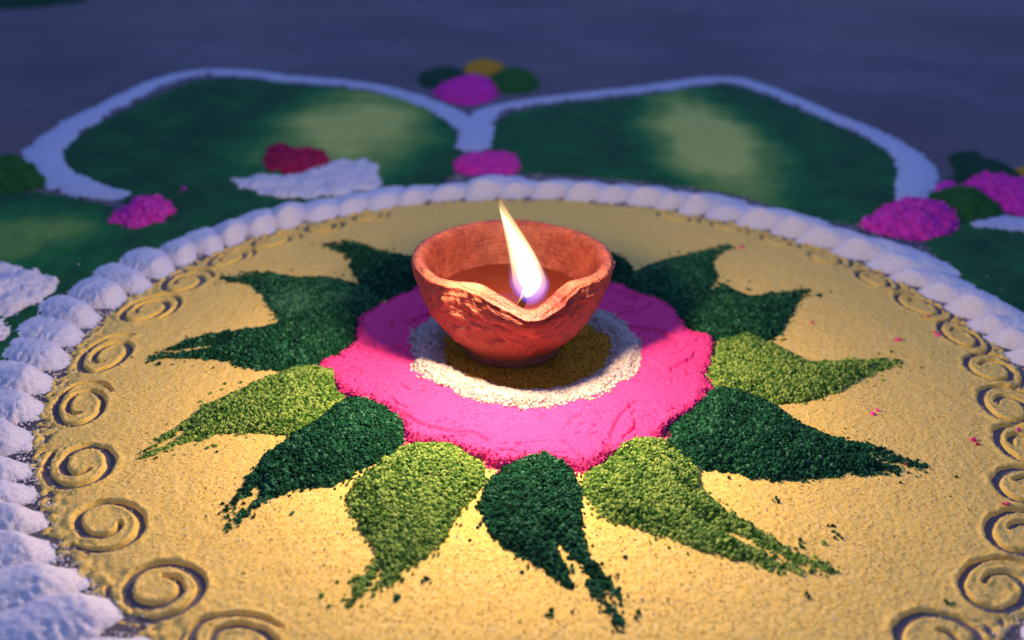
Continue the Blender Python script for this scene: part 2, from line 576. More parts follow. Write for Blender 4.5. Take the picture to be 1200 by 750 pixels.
u, h = wring(np.stack([xr, yr], 1))
Fr = Fr[(np.abs(u)[Fr] < 1.06).all(1)]
Vr = np.stack([xr, yr, .0012 + h], 1)
used, F2 = compact(Vr, Fr)
wr = link("white_powder_ring", raw_mesh("white_powder_ring", Vr[used], F2, 4), M_cream, None, (RC[0], RC[1], .001))
tag(wr, "thin ring of coarse white powder circling the foot of the clay lamp", "powder ring")
n = 26000
a = rng.uniform(0, 2 * np.pi, n)
r = (.212 + rng.normal(0, .016, n)) * S
p = RC + np.stack([r * np.cos(a), r * np.sin(a)], 1)
u, h = wring(p)
ok = np.abs(u) < 1.22
p, u, h = p[ok], u[ok], h[ok]
_, hp = pink_s(p)
z = np.maximum(.0012 + h, np.where(u > 0, hp, .0022))
g = grains("white_crumbs", np.stack([p[:, 0], p[:, 1], z + .0001], 1), rng.uniform(.00025, .00075, len(p)), rng.random(len(p)), M_cgrain, wr)
g["kind"] = "stuff"

# ------------------------------------------------------------------ powder leaves round the pink disc
LEAVES = [  # outline in the picture, colour, how many crumbs per square mm, label
    ([(630, 527), (605, 534), (587, 549), (570, 569), (562, 590), (565, 606), (580, 630), (607, 650), (630, 660), (653, 678), (668, 688), (671, 680), (660, 658),
      (653, 637), (668, 648), (690, 672), (708, 692), (728, 702), (722, 686), (706, 668), (692, 650), (684, 630), (683, 610), (680, 583), (676, 556), (660, 536), (645, 528)],
     "dark", "dark green powder leaf in front of the lamp, its forked tip lowest in the picture", (727, 733)),
    ([(510, 518), (473, 525), (443, 543), (415, 566), (407, 585), (417, 610), (430, 627), (441, 648), (436, 660), (412, 684), (419, 690), (448, 664), (438, 690),
      (446, 692), (466, 681), (472, 667), (500, 653), (523, 630), (535, 608), (551, 587), (568, 567), (567, 547), (550, 530), (533, 520)],
     "light", "yellowish green powder leaf in front of the lamp, left of the lowest dark leaf", (411, 706)),
    ([(416, 464), (397, 473), (379, 487), (347, 508), (325, 524), (307, 537), (293, 559), (277, 577), (264, 604), (270, 603), (282, 590), (293, 576), (306, 568),
      (305, 583), (320, 584), (347, 573), (373, 569), (400, 565), (416, 554), (440, 541), (461, 533), (473, 521), (475, 497), (464, 479), (443, 468)],
     "dark", "dark green powder leaf at lower left, between two yellowish green leaves", (268, 617)),
    ([(347, 431), (320, 440), (288, 454), (259, 468), (235, 480), (213, 497), (189, 513), (167, 531), (181, 526), (205, 508), (222, 502), (205, 518), (213, 520),
      (237, 512), (267, 507), (309, 508), (347, 508), (379, 487), (400, 471), (407, 449), (400, 436), (373, 430)],
     "light", "yellowish green powder leaf reaching to the left, its thin tip below the long dark leaf", (170, 535)),
    ([(180, 418), (195, 408), (213, 400), (248, 392), (280, 388), (309, 384), (331, 377), (352, 368), (387, 357), (413, 357), (428, 369), (421, 377), (418, 393),
      (417, 403), (396, 420), (373, 431), (325, 434), (288, 431), (267, 423), (240, 419), (205, 420), (215, 413), (245, 408), (256, 404), (238, 405), (213, 409), (195, 415)],
     "dark", "long dark green powder leaf with a forked tip pointing straight left", (180, 420)),
    ([(266, 326), (288, 320), (312, 320), (352, 326), (387, 326), (416, 333), (440, 341), (445, 356), (430, 366), (387, 364), (352, 373), (331, 379), (325, 371),
      (315, 358), (304, 342), (285, 330)],
     "mixed", "dark green powder leaf with a paler lower side, above the long leaf pointing straight left", (262, 326)),
    ([(384, 287), (405, 282), (429, 288), (443, 294), (480, 301), (505, 304), (510, 335), (480, 344), (453, 351), (438, 343), (421, 330), (413, 314), (406, 299)],
     "dark", "dark green powder leaf partly hidden behind the left side of the lamp", (383, 287)),
    ([(747, 512), (720, 519), (710, 537), (690, 550), (681, 564), (693, 590), (713, 610), (750, 621), (800, 636), (840, 648), (883, 661), (917, 668), (947, 671),
      (930, 661), (900, 650), (867, 633), (830, 614), (868, 628), (905, 645), (938, 660), (972, 668), (947, 655), (917, 640), (890, 623), (867, 610), (843, 590), (823, 570), (813, 543), (800, 529),
      (782, 518), (765, 511)],
     "light", "yellowish green powder leaf in front of the lamp, right of the lowest dark leaf", (972, 668)),
    ([(836, 455), (856, 455), (885, 464), (913, 478), (930, 493), (964, 507), (1001, 519), (1032, 524), (1057, 536), (1082, 548), (1064, 545), (1043, 538), (1021, 532), (1008, 533),
      (1032, 541), (1058, 551), (1032, 555), (992, 555), (953, 561), (913, 564), (879, 559), (845, 551), (817, 548), (788, 531), (782, 507), (791, 489), (814, 470)],
     "dark", "broad dark green powder leaf pointing right, largest of the dark leaves", (1081, 546)),
    ([(853, 395), (873, 390), (896, 399), (924, 413), (947, 423), (975, 424), (1009, 421), (1054, 422), (1040, 431), (1015, 440), (987, 457), (958, 466), (919, 472),
      (896, 472), (873, 466), (838, 457), (829, 439), (831, 420), (839, 404)],
     "light", "yellowish green powder leaf pointing right, just above the broad dark leaf", (1050, 424)),
    ([(850, 334), (860, 341), (884, 349), (901, 345), (921, 342), (944, 339), (937, 350), (930, 363), (917, 385), (901, 399), (860, 403), (834, 399), (808, 389), (793, 374),
      (797, 361), (821, 346), (839, 338)],
     "dark", "short dark green powder leaf right of the lamp, above the yellowish leaf pointing right", (945, 340)),
    ([(743, 319), (769, 308), (797, 301), (821, 294), (852, 288), (836, 307), (840, 324), (831, 341), (817, 350), (795, 371), (765, 356), (743, 342), (735, 332)],
     "green", "mid green powder leaf behind the lamp on the right, its tip toward the far rim", (855, 289)),
    ([(690, 292), (715, 296), (735, 307), (743, 322), (739, 336), (718, 340), (690, 338)],
     "dark", "small dark bit of powder leaf peeking out behind the lamp's right side", None),
]
for li, (pts, colr, label, tip) in enumerate(LEAVES):
    poly = curve(G(pts, .0002), 4)
    lo, hi = poly.min(0), poly.max(0)
    mat = M_dgreen if colr in ("dark", "green", "mixed") else M_lgreen
    seed = 200 + 13 * li
    base_tone = {"dark": .44, "green": .64, "light": .76, "mixed": .86}[colr]

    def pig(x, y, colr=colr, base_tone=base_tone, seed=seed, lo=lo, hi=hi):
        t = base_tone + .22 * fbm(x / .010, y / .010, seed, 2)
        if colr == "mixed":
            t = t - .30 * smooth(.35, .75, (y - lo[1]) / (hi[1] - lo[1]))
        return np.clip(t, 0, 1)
    ctr = poly.mean(0)
    tp = G([tip if tip is not None else pts[0]], 0)[0]
    reach = np.linalg.norm(tp - ctr)
    dirv = (tp - ctr) / reach

    def thin(q, dd, ctr=ctr, dirv=dirv, reach=reach, tip=tip):          # the powder runs out towards the tip
        if tip is None:
            return np.zeros(len(q))
        return -.0022 * smooth(.45, 1.0, ((q - ctr) @ dirv) / reach)
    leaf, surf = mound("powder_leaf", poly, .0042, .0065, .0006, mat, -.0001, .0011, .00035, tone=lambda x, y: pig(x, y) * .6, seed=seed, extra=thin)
    tag(leaf, label, "powder leaf", "green powder leaves round the pink disc")
    area = abs(np.sum(poly[:, 0] * np.roll(poly[:, 1], -1) - poly[:, 1] * np.roll(poly[:, 0], -1))) / 2
    m = int(area * 1e6 * 3.4)
    cand = rng.uniform(lo - .003, hi + .003, (m * 6, 2))
    d, h = surf(cand)
    prob = np.where(d > .0003, 1.0, np.exp((d - .0003) / .0006) * .55)
    if tip is not None:
        rel = cand - ctr
        al_, ac_ = rel @ dirv, rel @ np.array([-dirv[1], dirv[0]])
        streak = fbm(al_ / .016, ac_ / .0016, seed + 2, 2)
        prob = prob * (1 - smooth(.50, .95, al_ / reach) * smooth(.05, -.25, streak) * .97)
    ok = rng.random(len(cand)) < prob
    keepf = m / max(((prob > .3) & (d > 0)).sum(), 1)
    ok &= rng.random(len(cand)) < keepf
    P = np.stack([cand[ok, 0], cand[ok, 1], np.maximum(-.0001 + h[ok], disc_z(cand[ok, 0], cand[ok, 1])) + rng.uniform(-.0002, .0004, ok.sum())], 1)
    if tip is not None:                         # crumbs trailing off the tip, and a few strays
        for cnt, sp, back in ((110, .0011, .008), (22, .003, .004)):
            t = rng.uniform(-back * 2.2, .001, cnt)
            q = tp + dirv * t[:, None] + rng.normal(0, sp * .6, (cnt, 2))
            P = np.vstack([P, np.column_stack([q, disc_z(q[:, 0], q[:, 1]) + .0002])])
    q = poly[rng.integers(0, len(poly), 40)] + rng.normal(0, .005, (40, 2))
    dq, hq = surf(q)
    P = np.vstack([P, np.column_stack([q, np.where(dq > 0, hq, disc_z(q[:, 0], q[:, 1]) + .0002)])])
    tn = np.clip(pig(P[:, 0], P[:, 1]) + rng.normal(0, .34, len(P)), 0, 1)
    szs = np.clip(rng.normal(.00050, .00017, len(P)), .0002, .0011)
    g = grains("powder_crumbs", P, szs, tn, mat, leaf)
    g["kind"] = "stuff"

# ------------------------------------------------------------------ scalloped white border of the yellow disc
ring = empty("white_scalloped_border", (0, 0, ZG))
tag(ring, "border of white powder pinched into scallops, all round the yellow disc", "powder border")
angs = []
# spacing follows the picture: tighter at the near left, wider at the back
cur = -156.0
while cur < 201:
    step = 5.3 + .5 * math.sin(cur * .09) + rng.uniform(-.8, .8)
    angs.append((cur, step))
    cur += step
nu, nv = 34, 64
for (adeg, step) in angs:
    rr = np.random.default_rng(int(5000 + adeg * 7))
    a0 = math.radians(adeg + 90)
    half = math.radians(step) * .5 * (1.30 + .14 * (40 < adeg + 90 < 140))
    uu, vv = np.meshgrid(np.linspace(-1.15, 1.15, nu), np.linspace(-.08, 1.12, nv))
    r_in, r_out = .992 + rr.uniform(-.012, .010), 1.19 + rr.uniform(-.035, .03)
    skew = rr.uniform(.26, .38)
    rad_ = r_in + (r_out - r_in) * vv
    an = a0 + half * uu - skew * (vv - .4) * .22
    px_, py_ = rad_ * S * np.cos(an), rad_ * S * np.sin(an)
    wpt = .55 + .50 * smooth(0, .45, vv) - .12 * smooth(.7, 1, vv)                 # narrower tip towards the yellow
    across = 1 - np.clip(np.abs(uu + .12 * (vv - .5)) / wpt, 0, 1.3) ** 2.0
    across = np.where(across > 0, np.abs(across) ** .75, across)
    along = smooth(-.04, .26, vv) * (1 - smooth(.5, 1.08, vv) * .97) * (1 - .25 * smooth(.2, .6, vv))
    Hs = (.0088 - .0026 * float(smooth(140, 175, adeg + 90))) * rr.uniform(.72, 1.15)
    h = Hs * across * along
    h = h + .00030 * fbm(px_ / .0022, py_ / .0022, 71, 2) + .0006 * fbm(px_ / .012, py_ / .012, 73, 2) * along
    if adeg + 90 > 150:                                                   # scraped flanks where the floor shows through
        h = h - .0019 * smooth(.2, .9, uu * .6 + .5 * fbm(px_ / .0018, py_ / .0018, 75, 2)) * smooth(.05, .3, vv)
    h = np.where(across < 0, np.minimum(h, across * .003), h) - .0004
    edge_dn = (vv < -.03) | (vv > 1.08) | (np.abs(uu) > 1.1)
    h = np.where(edge_dn, -.001, h)
    Vs = np.stack([px_, py_, ZG + h], -1).reshape(-1, 3)
    idx = np.arange(nu * nv).reshape(nv, nu)
    Fs = np.stack([idx[:-1, :-1], idx[1:, :-1], idx[1:, 1:], idx[:-1, 1:]], -1).reshape(-1, 4)
    Fs = Fs[:, ::-1]
    link("scallop", raw_mesh("scallop", Vs, Fs, 4), M_white, ring)
n = 7000
aa = np.radians(np.where(rng.random(n) < .6, rng.uniform(128, 235, n), rng.uniform(-60, 128, n)))
r = np.where(rng.random(n) < .55, 1.012 + rng.normal(0, .016, n), 1.19 + np.abs(rng.normal(0, .03, n))) * S
P = np.stack([r * np.cos(aa), r * np.sin(aa), np.full(n, ZG + .0004)], 1)
P[:, 2] = np.maximum(P[:, 2], np.where(r < S * 1.01, disc_z(P[:, 0], P[:, 1]), -1) + .0001)
nn_ = fbm(P[:, 0] / .012, P[:, 1] / .012, 79, 2) > -.25
P, n = P[nn_], int(nn_.sum())
g = grains("white_crumbs", P, rng.uniform(.0002, .0005, n), rng.random(n), M_wgrain, ring, shape="oct")
g["kind"] = "stuff"

# ------------------------------------------------------------------ big green petals outside the border
def spot(cx, cy, rx, ry, base=.12, amp=.85, seed=0, lean=0.0):
    c = G([(cx, cy)], ZG)[0]
    ex, ey = G([(cx + rx, cy)], ZG)[0], G([(cx, cy - ry)], ZG)[0]
    a_, b_ = np.linalg.norm(ex - c), np.linalg.norm(ey - c)

    def f(x, y):
        dx, dy = (x - c[0]) / a_, (y - c[1]) / b_
        rr_ = np.hypot(dx, dy) + .13 * fbm(x / .05, y / .05, seed, 3)
        return np.clip(base + .11 * fbm(x / .028, y / .028, seed + 4, 4) + amp * smooth(1.3, .2, rr_), 0, 1)
    return f


BIG = [
    ([(72, 188), (88, 162), (130, 138), (175, 117), (215, 100), (250, 93), (290, 93), (340, 99), (400, 104), (450, 112), (500, 128), (528, 146), (537, 166), (537, 190), (520, 214),
      (440, 232), (330, 252), (240, 268), (190, 262), (145, 240), (110, 212), (82, 206)], spot(415, 150, 108, 52, .10, .95, 301),
     "broad dark green powder petal with a pale patch, behind the lamp on the left"),
    ([(572, 178), (578, 150), (600, 133), (660, 122), (720, 117), (780, 108), (825, 102), (860, 101), (900, 114), (950, 135), (1000, 157), (1040, 178), (1052, 200), (1050, 235), (1020, 262), (960, 258),
      (850, 226), (700, 208), (620, 204), (575, 200)], spot(830, 165, 80, 56, .14, .98, 311),
     "broad dark green powder petal with a pale patch, behind the lamp on the right"),
    ([(-160, 240), (-60, 228), (0, 226), (60, 228), (130, 242), (190, 260), (240, 262), (200, 290), (150, 305), (100, 335), (60, 370), (30, 400), (-10, 430), (-120, 430), (-180, 330)],
     spot(15, 285, 105, 38, .13, .50, 321), "green powder petal with a faint pale patch at the left edge of the picture"),
    ([(1080, 270), (1130, 262), (1200, 274), (1280, 290), (1330, 340), (1310, 440), (1240, 400), (1190, 365), (1140, 335), (1095, 300)],
     spot(1400, 350, 40, 30, .12, .3, 331), "dark green powder petal at the right edge, beside the white border"),
]
for pts, tf, label in BIG:
    poly = curve(G(pts, ZG), 6)
    o, _ = mound("powder_petal", poly, .0013, .002, .0014, M_petal, ZG, .0030, .0006, tone=tf, seed=400 + len(label))
    tag(o, label, "powder petal", "large green powder petals outside the border")


def stroke(name, pts, widths, H, mat, label, cat, group=None, seed=0, z0=ZG):
    P = curve(G(pts, z0), 8, False)
    Wd = np.interp(np.linspace(0, 1, len(P)), np.linspace(0, 1, len(widths)), widths) * 1.0
    lo, hi = P.min(0) - .03, P.max(0) + .03
    res = .0018
    x, y, F_, _ = grid(lo[0], hi[0], lo[1], hi[1], res)
    q = np.stack([x, y], 1)
    d, al = segdist(q, P, False)
    w = np.interp(al, np.linspace(0, 1, len(widths)), widths) * (1 + .22 * fbm(x / .02, y / .02, seed, 2)) + .0022 * fbm(x / .005, y / .005, seed + 1, 2)
    u = d / np.maximum(w, 1e-4)
    h = H * np.clip(1 - u ** 2.2, -.35, 1) + .0005 * fbm(x / .004, y / .004, seed + 2, 3) * (u < 1)
    F_ = F_[(u[F_] < 1.12).all(1)]
    Vv = np.stack([x, y, z0 + h], 1)
    used, F2 = compact(Vv, F_)
    mid = P[len(P) // 2]
    o = link(name, raw_mesh(name, Vv[used], F2, 4), mat, None, (mid[0], mid[1], z0))
    return tag(o, label, cat, group)


OG = "white outlines of the green petals"
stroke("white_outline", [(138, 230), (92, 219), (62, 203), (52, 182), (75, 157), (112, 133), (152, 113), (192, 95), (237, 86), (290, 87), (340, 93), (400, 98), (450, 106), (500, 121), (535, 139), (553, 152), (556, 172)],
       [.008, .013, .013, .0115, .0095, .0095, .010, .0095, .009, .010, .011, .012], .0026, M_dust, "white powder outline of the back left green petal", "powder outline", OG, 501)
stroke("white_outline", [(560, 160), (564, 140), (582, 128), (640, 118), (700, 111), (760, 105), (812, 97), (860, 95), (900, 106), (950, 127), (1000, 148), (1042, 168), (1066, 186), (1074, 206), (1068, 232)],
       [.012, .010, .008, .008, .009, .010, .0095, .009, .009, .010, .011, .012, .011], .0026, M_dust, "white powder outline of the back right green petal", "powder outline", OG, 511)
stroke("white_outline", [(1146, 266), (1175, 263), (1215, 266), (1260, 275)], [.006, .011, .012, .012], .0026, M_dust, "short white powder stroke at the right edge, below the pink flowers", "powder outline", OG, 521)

HEAPS = [  # outline, height, falloff, material, name, label, category
    ([(268, 211), (310, 205), (345, 205), (380, 193), (430, 188), (447, 203), (442, 222), (380, 232), (320, 233), (290, 222)], .003, .004, M_white, "white_powder_patch", "pale white powder wedge beneath the red heap, touching the border", "powder patch"),
    ([(-40, 318), (16, 313), (40, 318), (69, 331), (57, 351), (30, 364), (4, 372), (-40, 372)], .0085, .008, M_white, "white_powder_heap", "angular white powder heap at the left edge, outside the scalloped border", "powder heap"),
    ([(-40, 376), (0, 374), (14, 384), (6, 398), (-40, 410)], .006, .006, M_white, "white_powder_heap", "small corner of a white powder heap at the left edge, below the angular one", "powder heap"),
    ([(308, 187), (318, 172), (335, 171), (345, 179), (362, 177), (382, 181), (386, 192), (376, 204), (350, 204), (325, 203), (311, 199)], .006, .006, M_red, "red_powder_flower", "crimson powder flower on the back left petal", "powder flower"),
    ([(129, 259), (150, 241), (178, 233), (200, 240), (206, 247), (190, 259), (165, 268), (142, 266)], .0055, .005, M_magenta, "pink_powder_flower", "small pink powder flower on the left, just outside the scalloped border", "powder flower"),
    ([(530, 191), (552, 182), (575, 179), (600, 183), (613, 193), (600, 202), (572, 205), (545, 202)], .004, .006, M_magenta, "pink_powder_flower", "flat pink powder flower between the two back petals, right behind the flame", "powder flower"),
    ([(509, 108), (525, 97), (550, 92), (572, 94), (584, 106), (575, 116), (550, 122), (525, 118)], .008, .008, M_magenta, "pink_powder_flower", "pink powder flower farthest back, between two small green leaves", "powder flower"),
    ([(1010, 262), (1030, 247), (1055, 238), (1085, 239), (1112, 247), (1126, 262), (1108, 276), (1080, 280), (1055, 276), (1030, 272)], .008, .007, M_magenta, "pink_powder_flower", "large pink powder flower on the right, against the outside of the border", "powder flower"),
    ([(1130, 222), (1145, 207), (1175, 212), (1210, 216), (1240, 226), (1240, 248), (1200, 252), (1175, 246), (1150, 234)], .008, .007, M_magenta, "pink_powder_flower", "pink powder flower at the right edge of the picture", "powder flower"),
    ([(1095, 219), (1108, 213), (1122, 216), (1115, 223), (1102, 224)], .003, .004, M_magenta, "pink_powder_dab", "tiny pink dab left of the right-edge pink flower", "powder dab"),
    ([(490, 91), (505, 82), (530, 79), (545, 86), (535, 97), (512, 103), (496, 100)], .005, .007, M_deepgreen, "green_powder_leaf", "dark small leaf left of the farthest pink flower", "powder leaf"),
    ([(572, 92), (590, 82), (612, 81), (626, 88), (632, 101), (615, 108), (590, 109), (576, 105)], .005, .007, M_leafgreen, "green_powder_leaf", "brighter small leaf right of the farthest pink flower", "powder leaf"),
    ([(543, 83), (550, 75), (570, 72), (588, 75), (590, 84), (570, 89), (550, 90)], .005, .006, M_mustard, "yellow_powder_dab", "yellow dab topping the farthest pink flower", "powder dab"),
    ([(-40, 190), (0, 184), (15, 183), (36, 190), (57, 209), (45, 219), (10, 225), (-40, 226)], .006, .008, M_leafgreen, "green_powder_leaf", "green powder leaf at the left edge, outside the white petal outline", "powder leaf"),
    ([(1113, 190), (1117, 181), (1135, 179), (1162, 188), (1190, 200), (1204, 214), (1170, 215), (1135, 214), (1112, 210), (1122, 200)], .005, .007, M_deepgreen, "green_powder_leaf", "dark green powder leaf above the pink flowers on the right", "powder leaf"),
    ([(1084, 233), (1105, 223), (1132, 220), (1160, 230), (1174, 248), (1160, 259), (1130, 263), (1108, 252)], .006, .007, M_leafgreen, "green_powder_leaf", "green powder leaf between the two pink flowers on the right", "powder leaf"),
    ([(1186, 201), (1200, 196), (1225, 198), (1225, 210), (1198, 211)], .004, .005, M_mustard, "yellow_powder_dab", "yellow dab at the right edge above the pink flower", "powder dab"),
    ([(-20, -12), (30, -14), (90, -6), (100, 0), (60, 6), (20, 9), (-20, 8)], .006, .01, M_deepgreen, "green_powder_leaf", "dark blurred leaf in the far top left corner", "powder leaf"),
    ([(205, 221), (211, 217), (218, 220), (214, 226), (207, 226)], .002, .003, M_magenta, "pink_powder_dab", "tiny pink dab above the small pink flower on the left", "powder dab"),
]
for hi_, (pts, H, kf, mat, nm, label, cat) in enumerate(HEAPS):
    poly = curve(G(pts, ZG + .001), 5)
    far = np.linalg.norm(poly.mean(0) - CAM[:2])
    o, sf = mound(nm, poly, H, kf, .0009 if far < .6 else .0016, mat, ZG + .0004, .0030, .0011, seed=600 + 9 * hi_)
    tag(o, label, cat, {"pink_powder_flower": "pink powder flowers outside the border", "green_powder_leaf": "small green leaves of the outer flowers"}.get(nm))
    if mat in (M_magenta, M_red) and len(pts) > 6:        # fluffy crumbs
        lo, hi = poly.min(0) - .003, poly.max(0) + .003
        q = rng.uniform(lo, hi, (2600, 2))
        d, h = sf(q)
        ok = rng.random(len(q)) < np.where(d > 0, 1, np.exp(d / .0012) * .6)
        q, h = q[ok], h[ok]
        g = grains("powder_crumbs", np.column_stack([q, ZG + .0004 + np.maximum(h, 0)]), rng.uniform(.0004, .0011, len(q)), rng.random(len(q)),
                   M_mgcrumb if mat is M_magenta else M_rcrumb, o, shape="oct")
        g["kind"] = "stuff"

# pink flecks scattered on the yellow
fl = np.array([(1102, 386), (1086, 373), (1053, 399), (1096, 392), (868, 290), (951, 379), (1024, 482), (1173, 593), (1188, 505), (905, 440), (770, 408), (838, 300), (1140, 518), (1064, 545),
               (820, 549), (838, 482), (985, 430)])
q = G(fl, 0)
P, szs = [], []
for c_ in q:
    m = rng.integers(1, 4)
    P.append(np.column_stack([c_ + rng.normal(0, .0009, (m, 2)), np.zeros(m)]))
    szs.append(rng.uniform(.0004, .0010, m))
P, szs = np.vstack(P), np.concatenate(szs)
P[:, 2] = disc_z(P[:, 0], P[:, 1]) + .0003
o = grains("pink_flecks", P, szs, rng.random(len(P)), M_pgrain)
tag(o, "loose pink flecks strewn over the yellow powder", "powder flecks", kind="stuff")
gq = G([(917, 463), (980, 627), (938, 640), (973, 617), (911, 587), (880, 618), (1109, 703), (945, 700), (707, 712), (640, 720), (840, 550), (870, 545), (467, 700), (500, 680), (948, 346), (962, 347), (878, 340)], 0)
P = np.vstack([np.column_stack([c_ + rng.normal(0, .0008, (4, 2)), np.zeros(4)]) for c_ in gq])
P[:, 2] = disc_z(P[:, 0], P[:, 1]) + .0003
o = grains("green_flecks", P, rng.uniform(.0003, .0008, len(P)), rng.random(len(P)), M_dgreen)
tag(o, "loose dark green flecks strewn over the yellow powder", "powder flecks", kind="stuff")

# ------------------------------------------------------------------ the clay lamp
LC = np.array([-.080, -.006]) * S             # middle of the bowl
Z0 = .0022                                     # stands on the mustard powder
RB, RR, HH = .104 * S, .201 * S, .208 * S
lamp = empty("clay_oil_lamp", (LC[0], LC[1], Z0))
tag(lamp, "burning red clay oil lamp with a pinched spout, in the middle of the powder pattern", "oil lamp")
NA = 520
TH = np.linspace(0, 2 * np.pi, NA, endpoint=False)
SP = math.radians(-79.5)                        # where the spout points
prof = []                                       # (radius fraction, height fraction, outer weight) up the outside, over the lip, down inside
outer = [(0.0, .0), (.6 * RB, .0), (.93 * RB, .0004), (RB, .0018), (RB * 1.03, .0040), (RB * 1.13, .0066), (RB * 1.34, .0106), (RB * 1.55, .0158), (RB * 1.715, .0212),
         (RB * 1.835, .0268), (RB * 1.905, .0320), (RR * .998, HH - .0022)]
lip = [(RR, HH - .0010), (RR - .0008, HH - .0002), (RR - .0020, HH + .0002), (RR - .0034, HH - .0002), (RR - .0046, HH - .0014)]
inner = [(RR - .0056, HH - .0038), (RR - .0072, HH - .0090), (RR - .0100, HH - .0150), (RR - .0150, HH - .0210), (RR - .0220, HH - .0270), (.010, HH - .0300), (0.0, HH - .0305)]
PN = 14
Pp = curve(np.array(outer + lip + inner), PN, False)
tpar = np.linspace(0, 1, len(Pp))
i_lip = len(outer) * PN
KN = PN / 6.0
dl = (TH - SP + np.pi) % (2 * np.pi) - np.pi     # angle from the spout
A, J = np.meshgrid(TH, np.arange(len(Pp)))
DL = np.broadcast_to(dl, A.shape)
rad0 = Pp[:, 0][:, None] * np.ones_like(A)
hgt0 = Pp[:, 1][:, None] * np.ones_like(A)
hf = np.clip(hgt0 / HH, 0, 1)
up = smooth(.25, 1.0, hf)
sp = np.exp(-(DL / .20) ** 2)                   # the spout itself
shoulder = np.exp(-((np.abs(DL) - .60) / .27) ** 2)
wide = np.exp(-(DL / .75) ** 4)
outm = (J <= i_lip + 12 * KN).astype(float)
x_ = np.cos(A) * 1.0
y_ = np.sin(A) * 1.0
R3 = rad0 + up * rad0 / RR * (.0040 * sp - .0042 * shoulder)
H3 = hgt0 - up * hf * (.0024 * sp + .0008 * np.exp(-(DL / .50) ** 2) - .0008 * shoulder)
H3 = H3 + up * .00015 * fbm(np.cos(A) * 5, np.sin(A) * 5, 91, 3) + up * (.0006 * np.sin(A * 2 + .6) + .0004 * np.sin(A * 3 + 2)) + up * .0012 * np.cos(A - math.radians(100))
R3 = R3 * (1 + .012 * np.sin(A * 2 + 1.2) * up + .008 * np.sin(A * 5) * up)
# the folded-over lip beside the spout: a roll of clay with a ragged lower edge
arc = HH - hgt0
ragl = .0075 + .0018 * perlin(A * 3.1, A * 0 + 4.2, 5) + .0022 * np.exp(-((DL + .55) / .22) ** 2)
roll = wide * smooth(ragl + .0008, ragl - .0010, arc) * smooth(-.001, .0015, arc) * (J < i_lip)
R3 = R3 + .0017 * roll
thick = np.exp(-(DL / .9) ** 4) * (J >= i_lip + 6 * KN) * smooth(HH - .014, HH - .003, hgt0)
R3 = R3 - .0020 * thick
# dents, facets and finger marks
U, Wn = A * RR, arc
nz = fbm(np.cos(A) * RR / .012 + 5, np.sin(A) * RR / .012 + hgt0 / .010, 81, 3)
R3 = R3 + (.00065 * (J < i_lip) + .0002) * nz * smooth(.05, .3, hf) * (rad0 / RR)
fac = np.floor((DL + 4) / .31)
facet = ((DL + 4) / .31 - fac - .5)
R3 = R3 + (J < i_lip) * .00085 * (facet ** 2 - .1) * smooth(.35, .8, hf) * np.exp(-((DL + .75) / .55) ** 2) * 2.0
R3 = R3 + (J < i_lip) * .0004 * perlin(A * 14, hgt0 / .006, 85) * smooth(.1, .3, hf)
bow = arc + .0075 * DL ** 2 - .004 * np.exp(-(DL / .35) ** 2)           # wiping marks hanging like a smile below the spout
R3 = R3 + (J < i_lip) * .00042 * perlin(DL * 2.2 + 9, bow / .0011, 87) * smooth(.0065, .010, arc) * smooth(.027, .020, arc) * np.exp(-(DL / 1.05) ** 4)
R3 = R3 + (J < i_lip) * .00016 * perlin(DL * 1.2, hgt0 / .0016, 89) * smooth(.1, .3, hf)
chip = np.maximum(perlin(A * 7 + 3, hgt0 / .0060, 95) - .28, 0)
R3 = R3 - (J < i_lip) * .0008 * np.minimum(chip * 3, .5) * smooth(.3, .5, hf)
gouge = np.exp(-((DL + .30) / .20) ** 2 - ((arc - .0175 + .010 * (DL + .3)) / .0022) ** 2)
R3 = R3 - (J < i_lip) * .0009 * gouge
Vb = np.stack([LC[0] + R3 * x_ + up * 0, LC[1] + R3 * y_, Z0 + H3], -1)
nj = len(Pp)
idx = np.arange(NA * nj).reshape(nj, NA)
Fb = np.stack([idx[:-1], np.roll(idx, -1, 1)[:-1], np.roll(idx, -1, 1)[1:], idx[1:]], -1).reshape(-1, 4)

k = NT("terracotta")
n1, n2, n3 = k.noise(130, 4, .6), k.noise(420, 4, .65), k.noise(2600, 2)
c = k.ramp(n1, [(0.28, (0.27, 0.070, 0.038)), (0.5, (0.38, 0.108, 0.056)), (0.74, (0.48, 0.16, 0.085))])
c = k.mix(0.45, c, k.ramp(n2, [(0.32, (.62, .52, .5)), (0.62, (1, 1, 1))]), 'MULTIPLY')
c = k.mix(k.ramp(k.noise(230, 5, .7), [(0.60, (0, 0, 0)), (0.74, (.5, .5, .5))]), c, (0.52, 0.21, 0.13))
# wiping marks: fine scratches bent round the spout
mp = k.n("ShaderNodeMapping")
mp.inputs["Scale"].default_value = (45, 45, 900)
mp.inputs["Rotation"].default_value = (0.10, 0.16, 0)
k.l(k.co, mp.inputs["Vector"])
wrp = k.n("ShaderNodeMix", data_type='VECTOR')
nzv = k.n("ShaderNodeTexNoise")
nzv.inputs["Scale"].default_value = 55
k.l(k.co, nzv.inputs["Vector"])
sc_ = k.n("ShaderNodeVectorMath", operation='SCALE')
k.l(nzv.outputs["Color"], sc_.inputs[0])
sc_.inputs["Scale"].default_value = 7.0
ad_ = k.n("ShaderNodeVectorMath", operation='ADD')
k.l(mp.outputs[0], ad_.inputs[0])
k.l(sc_.outputs[0], ad_.inputs[1])
scr = k.noise(1.0, 3, .6, ad_.outputs[0])
nb = k.bump(scr, .0012, 1.0, k.bump(n2, .0009, .7, k.bump(n3, .00025, .6)))
